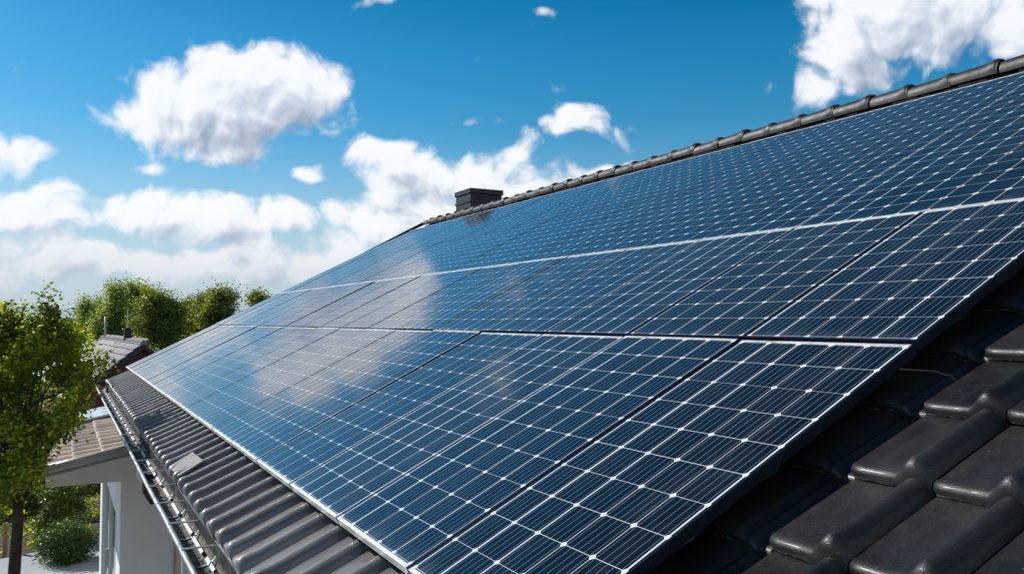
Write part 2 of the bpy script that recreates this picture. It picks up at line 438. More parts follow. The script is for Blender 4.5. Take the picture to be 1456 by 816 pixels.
class MB:
    def __init__(self): self.v = []; self.f = []
    def quad(self, a, b, c, d):
        n = len(self.v); self.v += [tuple(a), tuple(b), tuple(c), tuple(d)]; self.f.append((n, n + 1, n + 2, n + 3))
    def box(self, lo, hi):
        x0, y0, z0 = lo; x1, y1, z1 = hi
        n = len(self.v)
        self.v += [(x0, y0, z0), (x1, y0, z0), (x1, y1, z0), (x0, y1, z0), (x0, y0, z1), (x1, y0, z1), (x1, y1, z1), (x0, y1, z1)]
        for f in ((0, 3, 2, 1), (4, 5, 6, 7), (0, 1, 5, 4), (1, 2, 6, 5), (2, 3, 7, 6), (3, 0, 4, 7)):
            self.f.append(tuple(n + i for i in f))
    def prism(self, poly, vec):
        """closed solid from a polygon (list of 3d points) extruded along vec"""
        n = len(self.v); k = len(poly)
        self.v += [tuple(p) for p in poly] + [tuple(Vector(p) + Vector(vec)) for p in poly]
        self.f.append(tuple(n + i for i in range(k))[::-1]); self.f.append(tuple(n + k + i for i in range(k)))
        for i in range(k):
            j = (i + 1) % k
            self.f.append((n + i, n + j, n + k + j, n + k + i))
    def tube(self, pts, rad, seg=8, cap=True):
        pts = [Vector(p) for p in pts]
        if not hasattr(rad, '__len__'): rad = [rad] * len(pts)
        n0 = len(self.v)
        for i, p in enumerate(pts):
            t = (pts[min(i + 1, len(pts) - 1)] - pts[max(i - 1, 0)]).normalized()
            a = t.orthogonal().normalized() if i == 0 else (a - t * a.dot(t)).normalized()
            b = t.cross(a)
            for k in range(seg):
                th = 2 * math.pi * k / seg
                self.v.append(tuple(p + (a * math.cos(th) + b * math.sin(th)) * rad[i]))
        for i in range(len(pts) - 1):
            for k in range(seg):
                q = n0 + i * seg; k2 = (k + 1) % seg
                self.f.append((q + k, q + k2, q + seg + k2, q + seg + k))
        if cap:
            self.f.append(tuple(n0 + k for k in range(seg))[::-1])
            q = n0 + (len(pts) - 1) * seg
            self.f.append(tuple(q + k for k in range(seg)))
    def build(self, name, mat, parent=None, smooth=False, bevel=0.0):
        me = bpy.data.meshes.new(name); me.from_pydata(self.v, [], self.f); me.update()
        if mat: me.materials.append(mat)
        if smooth: me.polygons.foreach_set('use_smooth', [True] * len(me.polygons))
        o = bpy.data.objects.new(name, me); C.objects.link(o)
        if parent: o.parent = parent
        if bevel > 0:
            md = o.modifiers.new('bevel', 'BEVEL'); md.width = bevel; md.segments = 2; md.limit_method = 'ANGLE'
            md.harden_normals = False
        return o

def np_mesh(name, verts, faces, mat, parent=None, smooth=False):
    """faces: (n,4) or (n,3) int array"""
    me = bpy.data.meshes.new(name)
    nv = len(verts); nf, k = faces.shape
    me.vertices.add(nv); me.vertices.foreach_set('co', np.asarray(verts, np.float32).ravel())
    me.loops.add(nf * k); me.loops.foreach_set('vertex_index', faces.astype(np.int32).ravel())
    me.polygons.add(nf)
    me.polygons.foreach_set('loop_start', np.arange(0, nf * k, k, dtype=np.int32))
    me.polygons.foreach_set('loop_total', np.full(nf, k, np.int32))
    if smooth: me.polygons.foreach_set('use_smooth', np.ones(nf, bool))
    me.materials.append(mat); me.update(); me.validate()
    o = bpy.data.objects.new(name, me); C.objects.link(o)
    if parent: o.parent = parent
    return o

# ------------------------------------------------------------------ roof frame
A = R(26.6685)
VD = Vector((math.cos(A), 0, math.sin(A)))
NN = Vector((-math.sin(A), 0, math.cos(A)))
PAN_H = 1.34
def RP(u, v, k):            # along the ridge, up the slope, height above the flat of the tiles
    return CAM + Vector((0, u, 0)) + VD * v + NN * (k - PAN_H)

U0, U1 = -1.8, 16.72
V_EAVE, V_RIDGE = 0.14, 7.14
TW, TL = 0.262, 0.372

# tile profile across (t from the +u side of a tile towards the camera)
def tile_profile(n_pan=4, n_roll=9):
    pr = [(0.0, -0.016), (0.010, -0.004), (0.035, 0.0)]
    for i in range(1, n_pan): pr.append((0.035 + (0.56 - 0.035) * i / n_pan, 0.0))
    pr.append((0.60, 0.0))
    for i in range(1, n_roll + 1):
        q = i / n_roll
        t = 0.64 + q * 0.385
        ang = math.pi * q
        z = 0.046 * math.sin(ang) ** 0.85 if 0 < q < 1 else 0
        if q == 1: z = -0.004
        pr.append((t, z))
    return pr
PROFILE = tile_profile()

def tile_field(us, v0, rows, TLn, tw, to_world, mat, name, parent, profile=PROFILE, lip=0.042, top=0.0, scale=1.0, long_first=False, flat_u=None, mat2=None):
    """every tile a small curved sheet with a rounded lower lip"""
    # rows along the slope: (distance up from the lower end, drop)
    st = [(0.004, -lip * .98, 0), (-0.003, -lip * .93, 0), (-0.0035, -lip * .78, .1), (-0.006, -lip * .55, 0.3), (-0.003, -lip * .28, .6), (0.004, -0.004, .9), (0.014, 0.0, 1.0),
          (0.034, 0.0, 1.16), (0.065, 0.0, 1.05), (0.11, 0.0, 1.0), (TLn * .6, 0.0, 1.0), (TLn + 0.05, 0.0, 1.0)]
    V = []; F = []
    npf = len(profile); nst = len(st)
    for r in range(rows):
        for u in us:
            ju = random.uniform(-.0035, .0035); jv = random.uniform(-.005, .005); jz = random.uniform(-.0015, .0025)
            tw_ = random.uniform(-.006, .006)
            base = len(V)
            vb = v0 + r * TLn + jv
            if long_first and r == 1: continue
            kl = 2.0 if (long_first and r == 0) else 1.0
            flat = flat_u is not None and abs(u - flat_u) < .01
            for (dy, dz, bul) in st:
                if dy > .12: dy = dy * kl
                slope = lip * (1 - dy / (TLn * kl)) + 0.002
                for (t, z) in profile:
                    uu = u - t * tw + ju + tw_ * dy
                    if flat and t > .6: z = -0.014 if t < .8 else -0.034
                    zz = z * (bul if z > 0 else 1) * scale + slope + dz + jz
                    # side corners of the flat pan are rounded in plan
                    cr_ = 0.0
                    if dy < 0.016 and t < 0.07: cr_ = 0.022 * (1 - t / 0.07) ** 2
                    V.append(to_world(uu, vb + dy + cr_, zz))
            for a in range(nst - 1):
                for b in range(npf - 1):
                    i = base + a * npf + b
                    F.append((i, i + npf, i + npf + 1, i + 1))
    o = np_mesh(name, np.array([tuple(p) for p in V]), np.array(F), mat, parent, smooth=True)
    if mat2:
        o.data.materials.append(mat2)
        per = (nst - 1) * (npf - 1)
        mi = np.zeros(len(F), np.int32)
        kk = np.arange(len(F)) % per
        mi[(kk >= npf - 1) & (kk < 2 * (npf - 1))] = 1
        o.data.polygons.foreach_set('material_index', mi)
    return o

# ------------------------------------------------------------------ THE HOUSE
GZ = 0.0
house = empty('house', (6.9, 8.0, 0))
tag(house, 'white rendered house under a black glazed tile roof, carrying the array of solar panels', 'house')
INV = Matrix.Translation(-Vector((6.9, 8.0, 0)))
def fit(o):
    """child of the house built in world coordinates"""
    o.matrix_parent_inverse = INV
    return o
def fitp(o):                # child of a part of the house (the part itself has no offset of its own)
    return o

ncol = int((U1 - U0) / TW) + 1
cols = [1.70 + TW * k for k in range(-13, 58) if U0 < 1.70 + TW * k <= U1 + 0.1]
flat_col = 1.70 + TW
nrows = 19
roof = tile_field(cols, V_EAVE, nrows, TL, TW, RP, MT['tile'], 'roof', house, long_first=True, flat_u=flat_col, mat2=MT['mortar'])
fit(roof)
# far slope
RIDGE = RP(0, V_RIDGE, 0)
def RPF(u, v, k):
    p = RP(u, v, k); return Vector((2 * RIDGE.x - p.x, p.y, p.z))
prof2 = [(0, -.01), (.02, 0), (.56, 0), (.66, .03), (.8, .046), (.94, .03), (1.03, -.004)]
cols_f = [1.70 + TW * k for k in range(-13, 58) if U0 < 1.70 + TW * k <= U1 + 0.1]
roof_back = tile_field(cols_f, V_EAVE, nrows, TL, TW, RPF, MT['tile'], 'back_slope', roof, profile=prof2)
# deck under the tiles
mb = MB()
e0 = RP(0, V_EAVE + 0.09, -0.03); r0 = RP(0, V_RIDGE, -0.03); f0 = RPF(0, V_EAVE + .09, -0.03)
def P2(p, y): return (p.x, y, p.z)
dn = Vector((0, 0, -0.16))
poly = [P2(e0, U0), P2(r0, U0), P2(f0, U0), P2(f0 + dn, U0), P2(r0 + dn, U0), P2(e0 + dn, U0)]
mb.prism(poly, (0, U1 - U0 - 0.05, 0))
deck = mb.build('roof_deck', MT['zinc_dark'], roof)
# verge board at the far gable
mb = MB()
for (pa, pb) in ((RP(0, V_EAVE, 0.01), RP(0, V_RIDGE, 0.01)),):
    mb.prism([P2(pa, U1 - .035), P2(pb, U1 - .035), P2(pb + Vector((0, 0, -.2)), U1 - .035), P2(pa + Vector((0, 0, -.2)), U1 - .035)], (0, 0.03, 0))
mb.build('verge_board', MT['chim_cap'], roof)

mb = MB()
vv = 5.3
pts = [RP(U1 + .0, v_, .115 + .030 * (v_ - 5.3) / 1.8) for v_ in np.linspace(5.3, 7.05, 9)]
mb.tube([tuple(p_) for p_ in pts], [.010, .016, .020, .023, .026, .028, .030, .032, .034], 8)
mb.build('verge_capping', MT['bedding'], roof, smooth=True)
# ridge tiles
def ridge_cap_mesh():
    b = MB(); seg = 12
    L = 0.44
    st = [(0.0, .112), (0.010, .124), (0.030, .130), (0.060, .127), (0.10, .113), (0.13, .110), (0.30, .106), (L, .100)]
    for (y, r) in st:
        for k in range(seg + 1):
            th = math.pi * (-0.10 + 1.20 * k / seg)
            r_e = .098 + (r - .108) * (max(0, math.sin(th)) ** .6 if r > .108 else 1)
            b.v.append((math.cos(th) * r_e * 1.10, y, math.sin(th) * r_e))
    for i in range(len(st) - 1):
        for k in range(seg):
            q = i * (seg + 1) + k
            b.f.append((q, q + 1, q + seg + 2, q + seg + 1))
    b.f.append(tuple(range(seg + 1)))
    return b
cap0 = ridge_cap_mesh().build('ridge_tile', MT['tile_ridge'], roof, smooth=True)
rp0 = RP(0, V_RIDGE, 0.0)
k = 0
y = U0
while y < U1 - 0.12:
    c = cap0 if k == 0 else cap0.copy()
    if k: C.objects.link(c)
    c.parent = roof
    c.location = (rp0.x, y, rp0.z + 0.095 + random.uniform(-.007, .007))
    c.rotation_euler = (random.uniform(-.01, .01), random.uniform(-.03, .03), random.uniform(-.016, .016))
    y += 0.425; k += 1
# mortar bed under the ridge tiles
mb = MB()
for sx in (-1, 1):
    mb = MB()
    for i in range(len(cols) * 2):
        y0 = U0 + i * .131
        if y0 > U1 - .15: break
        j = random.uniform(-.01, .012)
        mb.box((rp0.x + sx * .105 - .02, y0, rp0.z - .03), (rp0.x + sx * .105 + .02, y0 + .125, rp0.z + .035 + j))
    mb.build('ridge_bedding', MT['bedding'], roof)

# walls
XW = 1.225                                       # outer face of the eave wall
ez = RP(0, V_EAVE, -0.2).z
mb = MB()
mb.box((XW, U0 + .3, GZ - 1.5), (2 * RIDGE.x - XW, U1 - .4, e0.z - 0.02))
w = mb.build('wall', MT['beige'], house); fit(w)
for yy in (U0 + .3, U1 - .42):
    mb = MB()
    mb.prism([(XW, yy, e0.z - .02), (2 * RIDGE.x - XW, yy, e0.z - .02), (2 * RIDGE.x - XW, yy, e0.z + .02), (RIDGE.x, yy, RIDGE.z - .26), (XW, yy, e0.z + .02)], (0, .02, 0))
    g = mb.build('gable', MT['white'], house); fit(g)
# boxed eave: soffit and fascia
mb = MB()
mb.box((e0.x + .012, U0, e0.z - .19), (XW - .002, U1 - .05, e0.z - .165))
mb.box((e0.x - .012, U0, e0.z - .19), (e0.x + .010, U1 - .05, e0.z - .02))
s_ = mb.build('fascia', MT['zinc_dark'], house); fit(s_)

# gutter
gx, gz, gr = 0.680, CAM.z - 1.240, 0.088
def half_trough(r, y0, y1, seg=12, thick=.003):
    b = MB()
    n = 34
    for i in range(n + 1):
        yy = y0 + (y1 - y0) * i / n
        wob = mnoise.noise((yy * .8, 3.1, 0)) * .006
        for k in range(seg + 1):
            th = math.pi * (1 + k / seg)
            b.v.append((gx + math.cos(th) * r + wob, yy, gz + math.sin(th) * r * 1.05 + wob * .5))
    for i in range(n):
        for k in range(seg):
            q = i * (seg + 1) + k
            b.f.append((q, q + seg + 1, q + seg + 2, q + 1))
    return b
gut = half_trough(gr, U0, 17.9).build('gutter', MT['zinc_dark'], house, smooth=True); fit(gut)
# outer skin
b = half_trough(gr + .004, U0, 17.9); b.f = [f[::-1] for f in b.f]
b.build('gutter_skin', MT['zinc'], gut, smooth=True)
# rolled outer bead and inner strip
b = MB()
pts = []
for i in range(35):
    yy = U0 + (17.9 - U0) * i / 34
    wob = mnoise.noise((yy * .8, 3.1, 0)) * .006
    pts.append((gx - gr + wob, yy, gz + .004 + wob * .5))
b.tube(pts, .015, 10)
b.build('gutter_bead', MT['zinc'], gut, smooth=True)
b = MB()
b.box((gx + gr - .006, U0, gz - .01), (gx + gr + .004, 16.9, gz + .014))
tl = RP(0, V_EAVE + .03, -.012)
b.prism([(tl.x - .022, U0, tl.z - .020), (tl.x + .014, U0, tl.z - .003), (tl.x + .016, U0, tl.z - .010), (tl.x - .006, U0, tl.z - .034), (tl.x - .022, U0, tl.z - .034)], (0, 18.3, 0))
b.build('eave_flashing', MT['zinc'], gut)
b = MB(); b.prism([(tl.x - .004, U0, tl.z - .0345), (tl.x + .002, U0, tl.z - .0345), (gx + gr - .012, U0, gz - .02), (gx + gr - .018, U0, gz - .02)], (0, 18.3, 0))
b.build('eave_apron', MT['zinc_dark'], gut)
yy = U0
while yy < 16.6:      # pale strips standing in for sunlit streaks inside the trough
    ln = random.uniform(.18, .5)
    b = MB(); xo = random.uniform(-.004, .004)
    b.prism([(gx + .030 + xo, yy, gz - .060), (gx + .044 + xo, yy, gz - .046), (gx + .044 + xo, yy, gz - .049), (gx + .030 + xo, yy, gz - .063)], (0, ln, 0))
    b.build('light_streak', MT['pvc'], gut)
    yy += ln + random.uniform(.08, .2)
y = U0 + .2
br = MB()
sweep = [(math.cos(math.pi * (1 + k / 8)) * (gr + .008), math.sin(math.pi * (1 + k / 8)) * (gr + .008)) for k in range(9)]
for k in range(8):
    (xa, za), (xb, zb) = sweep[k], sweep[k + 1]
    br.prism([(xa, -.012, za), (xb, -.012, zb), (xb * 1.05, -.012, zb * 1.05), (xa * 1.05, -.012, za * 1.05)], (0, .024, 0))
br.box((-gr - .008, -.011, .006), (gr + .01, .011, .012))
b0 = br.build('gutter_bracket', MT['zinc'], gut)
k = 0
while y < 17.6:
    c = b0 if k == 0 else b0.copy()
    if k: C.objects.link(c)
    c.parent = gut
    c.location = (gx, y, gz + .012)
    y += 0.64; k += 1
for k in range(12):     # joint sleeves on the bead
    yy = 1.2 + k * 1.35
    b = MB(); b.tube([(gx - gr, yy, gz + .004), (gx - gr, yy + .05, gz + .004)], .0165, 10)
    b.build('bead_clip', MT['zinc'], gut, smooth=True)
# dirt lying in the gutter
b = MB()
for i in range(900):
    yy = random.uniform(0, 17); 
    if mnoise.noise((yy * .9, 1.7, 0)) < -.15 and random.random() < .8: continue
    th = random.uniform(-.75, .75)
    rr = gr - .006
    cx_, cz_ = gx + math.sin(th) * rr, gz - math.cos(th) * rr + .006
    s1 = random.uniform(.004, .017)
    a_ = Vector((random.gauss(0, 1), random.gauss(0, 1), random.gauss(0, .5))).normalized() * s1
    c_ = a_.orthogonal().normalized() * s1 * .6
    p = Vector((cx_, yy, cz_))
    b.quad(p - a_, p - c_, p + a_, p + c_)
tag(b.build('leaf_litter', MT['debris']), 'dry leaf litter and grit lying in the roof gutter', 'debris', kind='stuff')
# downpipe elbow below the gutter
b = MB()
b.tube([(gx, 8.55, gz - gr - .0), (gx, 8.55, gz - .2), (gx + .10, 8.58, gz - .33), (1.05, 8.85, gz - .48), (1.13, 8.9, gz - .62), (1.13, 8.9, -1.0)], .042, 12)
dp = b.build('downpipe', MT['pvc'], house, smooth=True); fit(dp)
b = MB(); b.tube([(gx, 7.75, gz - .06), (gx, 7.75, gz - .20), (gx + .05, 7.75, gz - .30)], [.062, .058, .045], 12)
b.build('outlet', MT['zinc_dark'], gut, smooth=True)

# ------------------------------------------------------------------ chimney
ch = empty('chimney', (7.47, 15.25, 2.6)); ch.parent = house; fit(ch)
def chbox(name, lo, hi, mat, parent, bev=.006):
    b = MB(); b.box(lo, hi); return b.build(name, mat, parent, bevel=bev)
cz = CAM.z + 2.64
x0, x1, y0, y1 = 7.12, 7.80, 14.9, 15.58
c0 = Vector((7.47, 15.25, 2.6))
def L(p): return tuple(Vector(p) - c0)
ctop = cz
chbox('lower_course', L((x0, y0, ctop - 2.2)), L((x1, y1, ctop - .42)), MT['chim'], ch)
chbox('upper_course', L((x0 - .012, y0 - .012, ctop - .417)), L((x1 + .012, y1 + .012, ctop - .10)), MT['chim'], ch)
chbox('chimney_cap', L((x0 - .035, y0 - .035, ctop - .098)), L((x1 + .035, y1 + .035, ctop)), MT['chim_cap'], ch)
b = MB()
for zz in (.255, .42, .585, .75):
    b = MB(); b.box(L((x0 - .03, y0 - .03, ctop - zz - .016)), L((x1 + .03, y1 + .03, ctop - zz + .010)))
    b.build('band', MT['chim_cap'], ch)
chbox('side_box', L((x0 + .02, y1 + .003, ctop - 1.5)), L((x0 + .40, y1 + .34, ctop - .40)), MT['chim'], ch)
b = MB()
b.tube([L((x0 + .1, y1 + .36, ctop - 1.6)), L((x0 + .1, y1 + .66, ctop - 1.05)), L((x0 + .1, y1 + .64, ctop - .62)), L((x0 + .1, y1 + .36, ctop - .52))], .012, 6)
b.build('hoop', MT['rail'], ch)

# ------------------------------------------------------------------ lower wing beside the house
Y0w, Y1w = 10.6, 15.8
wing = empty('porch_wing', (0.9, 13.0, 0)); wing.parent = house
wing.matrix_parent_inverse = INV
WI = Matrix.Translation(-Vector((.9, 13.0, 0)))
def wfit(o): o.matrix_parent_inverse = WI; return o
XL, XR = 0.633, 1.18
SO = CAM.z - 1.835               # soffit height
WA = math.atan(.157 / .776)
EX = -.185
def WR(u, s_, k):                # roof of the wing: u along Y, s_ up slope from the eave edge, k above plane
    return Vector((EX + s_ * math.cos(WA) - k * math.sin(WA), u, CAM.z - 1.655 + s_ * math.sin(WA) + k * math.cos(WA)))
SMAX = .93
T = .14
b = MB(); b.box((XL, Y0w, -1.5), (XR + .04, Y0w + T, SO + .12)); wfit(b.build('front_wall', MT['white'], wing))
b = MB()
zt = CAM.z - 2.385
b.box((XL, Y0w + T + .001, zt + .002), (XL + T, Y1w, SO))                # above the door
b.box((XL, Y0w + T + .001, -1.5), (XL + T, 11.38, zt))                   # near pier
b.box((XL, 15.0, -1.5), (XL + T, Y1w, zt))
wfit(b.build('side_wall', MT['white'], wing))
b = MB()       # beam and gable infill under the verge
b.prism([(EX + .06, Y0w - .012, SO), (1.20, Y0w - .012, SO), (1.20, Y0w - .012, CAM.z - 1.48), (EX + .06, Y0w - .012, CAM.z - 1.72)], (0, .16, 0))
wfit(b.build('gable_beam', MT['fascia'], wing))
b = MB()
b.prism([(EX + .06, Y0w + .16, SO + .04), (XL - .01, Y0w + .16, SO + .04), (XL - .01, Y0w + .16, SO + .07), (EX + .06, Y0w + .16, SO + .06)], (0, Y1w - Y0w, 0))
wfit(b.build('soffit', MT['white'], wing))
b = MB(); b.box((XR - .04, Y0w - .02, -1.5), (XR + .02, Y0w - .002, SO - .30))
wfit(b.build('corner_board', MT['pvc'], wing))
door = empty('door', (XL, 13.1, 1)); door.parent = wing
door.matrix_parent_inverse = WI
D0_ = Vector((XL, 13.1, 1))
def dl(lo, hi, name, mat):
    b = MB(); b.box(tuple(Vector(lo) - D0_), tuple(Vector(hi) - D0_)); return b.build(name, mat, door)
dl((XL - .01, 11.385, -1.5), (XL + .06, 11.47, zt), 'door_frame', MT['pvc'])
dl((XL - .012, 14.88, -1.5), (XL + .06, 14.99, zt), 'door_frame', MT['pvc'])
dl((XL + .0, 13.08, -1.5), (XL + .05, 13.18, zt), 'door_frame', MT['pvc'])
dl((XL + .03, 11.475, -1.5), (XL + .045, 13.075, zt), 'door_glass', MT['winglass'])
dl((XL + .03, 13.185, -1.5), (XL + .045, 14.875, zt), 'door_glass', MT['winglass'])
dl((XL - .05, 12.9, .9), (XL + .0, 12.95, 1.15), 'door_handle', MT['zinc'])
prof3 = [(0, -.012), (.02, 0), (.5, 0), (.62, .02), (.78, .032), (.92, .02), (1.02, -.004)]
wr = tile_field([Y0w + .34 * k + .05 for k in range(1, 15)], 0.03, 3, .30, .34, WR, MT['tile_tan'], 'wing_roof', wing, profile=prof3, lip=.022)
wfit(wr)
b = MB(); q0 = [WR(Y0w + .0, .0, -.035), WR(Y0w, SMAX, -.035), WR(Y0w, SMAX, -.09), WR(Y0w, 0, -.09)]
b.prism(q0, (0, 4.9, 0)); b.build('wing_roof_deck', MT['grey_trim'], wr)
b = MB(); b.tube([WR(Y0w - .01, -.02, .0), WR(Y0w - .01, .4, .0), WR(Y0w - .01, SMAX, .0)], .055, 14)
b.build('verge_roll', MT['grey_trim'], wr, smooth=True)
b = MB(); b.tube([WR(Y0w - .03, -.02, -.085), WR(Y0w - .03, SMAX, -.085)], .012, 6)
b.build('verge_trim', MT['pvc'], wr)
b = MB()
b.prism([WR(14.1, .15, .05), WR(14.1, SMAX, .05), WR(14.1, SMAX, .075), WR(14.1, .15, .075)], (0, 1.3, 0))
b.build('skylight', MT['polycarb'], wr)
for s1 in (.35, .62):
    b = MB()
    b.prism([WR(14.1, s1 - .014, .0755), WR(14.1, s1 + .014, .0755), WR(14.1, s1 + .014, .1), WR(14.1, s1 - .014, .1)], (0, 1.3, 0))
    b.build('skylight_bar', MT['grey_trim'], wr)
b = MB(); n = 10
for i in range(2):
    yy = (Y0w - .02, Y1w + .1)[i]
    for k in range(n + 1):
        th = math.pi * (1 + k / n); p = WR(yy, -.06, -.03)
        b.v.append((p.x + math.cos(th) * .062, yy, p.z + math.sin(th) * .06))
for k in range(n): b.f.append((k, k + n + 1, k + n + 2, k + 1))
gw = b.build('wing_gutter', MT['zinc'], wing, smooth=True); wfit(gw)

# ------------------------------------------------------------------ SOLAR PANELS
PU0, PITCH, NCOLS = 1.827, 0.8213, 18
ROWS = [   # v0, v1, cells up, busbars
    (0.550, 2.222, 10, True),
    (2.240, 3.586, 8, True),
    (3.600, 5.040, 9, False),
    (5.0415, 6.660, 10, False),
]
PT = PAN_H - 1.2       # top of panels above pan plane = .14
def panel_proto(ri):
    v0, v1, nc, bus = ROWS[ri]
    LV = v1 - v0
    dark = ri < 2
    gap = 0.007 if dark else 0.0015
    Wd = PITCH - gap
    th = 0.038
    root = empty('solar_panel')
    rail_v, rail_t = ((.016, .014), (.010, .012), (.014, .0025), (.0025, .010))[ri]
    fu = 0.009 if dark else 0.003
    # glass laminate, local x = up slope, y = along ridge
    me = bpy.data.meshes.new('glass')
    x0, x1, y0, y1 = rail_v, LV - rail_t, fu, Wd - fu
    zt = -0.0015
    vs = [(x0, y0, zt), (x1, y0, zt), (x1, y1, zt), (x0, y1, zt), (x0, y0, zt - .006), (x1, y0, zt - .006), (x1, y1, zt - .006), (x0, y1, zt - .006)]
    me.from_pydata(vs, [], [(0, 1, 2, 3), (7, 6, 5, 4)])
    uvl = me.uv_layers.new(name='UVMap')
    ncu = 5
    mu, mv = (0.010, 0.006) if dark else (0.002, 0.002)
    cu = (y1 - y0 - 2 * mu) / ncu; cv = (x1 - x0 - 2 * mv) / nc
    for lp in me.loops:
        co = me.vertices[lp.vertex_index].co
        uvl.data[lp.index].uv = ((co.y - y0 - mu) / cu, (co.x - x0 - mv) / cv)
    me.materials.append(MT['glass_b'] if bus else MT['glass_p'])
    o = bpy.data.objects.new('glass', me); C.objects.link(o); o.parent = root
    b = MB(); b.box((0, fu + .0003, -th), (rail_v, Wd - fu - .0003, 0))
    b.build('frame_rail', MT['frame_dark'] if ri in (1, 3) else MT['alu'], root, bevel=.0012 if ri != 3 else 0)
    b = MB(); b.box((LV - rail_t, fu + .0003, -th), (LV, Wd - fu - .0003, 0))
    b.build('frame_rail', MT['frame_dark'] if ri == 2 else MT['alu'], root, bevel=.0012 if ri != 2 else 0)
    b = MB(); b.box((0, 0, -th), (LV, fu, -.0004))
    b.build('side_frame', MT['frame_dark'], root)
    b = MB(); b.box((0, Wd - fu, -th), (LV, Wd, -.0004))
    b.build('side_frame', MT['frame_dark'], root)
    b = MB(); b.box((rail_v + .001, fu + .001, -.030), (LV - rail_t - .001, Wd - fu - .001, -.010))
    b.build('backsheet', MT['backsheet'], root)
    return root

ORD = ['first', 'second', 'third', 'fourth', 'fifth', 'sixth', 'seventh', 'eighth', 'ninth', 'tenth', 'eleventh', 'twelfth',
       'thirteenth', 'fourteenth', 'fifteenth', 'sixteenth', 'seventeenth', 'eighteenth']
ROWTXT = ['lowest row above the gutter', 'second row above the gutter', 'third row, below the top row', 'top row under the ridge']
TONE = ['navy solar panel', 'navy solar panel', 'blue solar panel', 'blue solar panel']
random.seed(23)
def kids(o): return [c for c in bpy.data.objects if c.parent is o]
for ri in range(4):
    proto = panel_proto(ri)
    ch_ = kids(proto)
    for ci in range(NCOLS):
        if ci == 0: r_ = proto
        else:
            r_ = proto.copy(); C.objects.link(r_)
            for k_ in ch_:
                d = k_.copy(); C.objects.link(d); d.parent = r_
        v0 = ROWS[ri][0]
        p = RP(PU0 + PITCH * ci, v0, PT + random.uniform(-.0015, .0015))
        r_.location = p
        sc_ = 1.0 if ri < 2 else .22
        tv = random.gauss(0, .0018) * sc_; tu = random.gauss(0, .0024) * sc_
        q_ = random.uniform(.8, 1.25); tint = (q_ * random.uniform(.8, 1.3), q_, q_ * random.uniform(.85, 1.15), 1)
        if ri == 0 and ci == 2: tint = (3.2, 1.5, .95, 1)
        if ri == 0 and ci in (1, 4): tint = (.7, 1.25, 1.35, 1)
        for k_ in kids(r_):
            if k_.name.startswith('glass'): k_.color = tint
            if ri >= 2 and ci == 2 and k_.name.startswith('side_frame') and k_.data.vertices[0].co.y < .1:
                me_ = bpy.data.meshes.new('side_frame'); bb = MB(); bb.box((0, -.001, -.038), (ROWS[ri][1] - ROWS[ri][0], .003, .0005))
                me_.from_pydata(bb.v, [], bb.f); me_.materials.append(MT['alu']); k_.data = me_
        r_.rotation_euler = (tu, -A + tv, 0)
        pos = 'nearest the right edge' if ci == 0 else ('at the far left end' if ci == NCOLS - 1 else ORD[ci] + ' from the right edge')
        tag(r_, f'{TONE[ri]}, {pos} in the {ROWTXT[ri]}', 'solar panel', 'solar panels on the tiled roof')

# mounting rails under each row
for ri, (v0, v1, nc, bus) in enumerate(ROWS):
    for q, fr in enumerate((.2, .8)):
        vv = v0 + (v1 - v0) * fr
        b = MB()
        a0 = RP(PU0 + .08, vv, 0)
        poly = [RP(PU0 + .08, vv - .02, .062), RP(PU0 + .08, vv + .02, .062), RP(PU0 + .08, vv + .02, PT - .0395), RP(PU0 + .08, vv - .02, PT - .0395)]
        poly = [tuple(p_ - a0) for p_ in poly]
        b.prism(poly, (0, PITCH * NCOLS - .2, 0))
        o = b.build('mounting_rail', MT['rail']); o.location = a0
        tag(o, f"dark rail under the {'lower' if q == 0 else 'upper'} half of panels in the {ROWTXT[ri]}", 'rail', 'mounting rails beneath the panels')

# loose flat plate on the eave tiles
b = MB()
pp = RP(6.34, .255, .074)
b.box((-.095, -.215, -.008), (.095, .215, .008))
o = b.build('roof_plate', MT['plate'], bevel=.004)
o.location = pp; o.rotation_euler = (0, -A - .05, .03)
tag(o, 'worn pale grey square plate lying across the tile ribs near the gutter', 'plate')
# twigs caught on the tiles
for (u_, v_, lab) in ((5.45, .33, 'tiny dark twig stuck on the tile ribs below the grey plate'), (6.03, .40, 'thin dark twigs beside the grey plate on the tiles')):
    b = MB(); p0 = RP(u_, v_, .052)
    for k in range(4):
        d_ = Vector((random.uniform(-1, 1), random.uniform(-1, 1), random.uniform(.1, .6))).normalized() * random.uniform(.03, .07)
        b.tube([(0, 0, 0), tuple(d_ * .5 + Vector((0, 0, .006))), tuple(d_)], .002, 5)
    o = b.build('twig', MT['bark']); o.location = p0
    tag(o, lab, 'twig', 'twigs on the eave tiles')

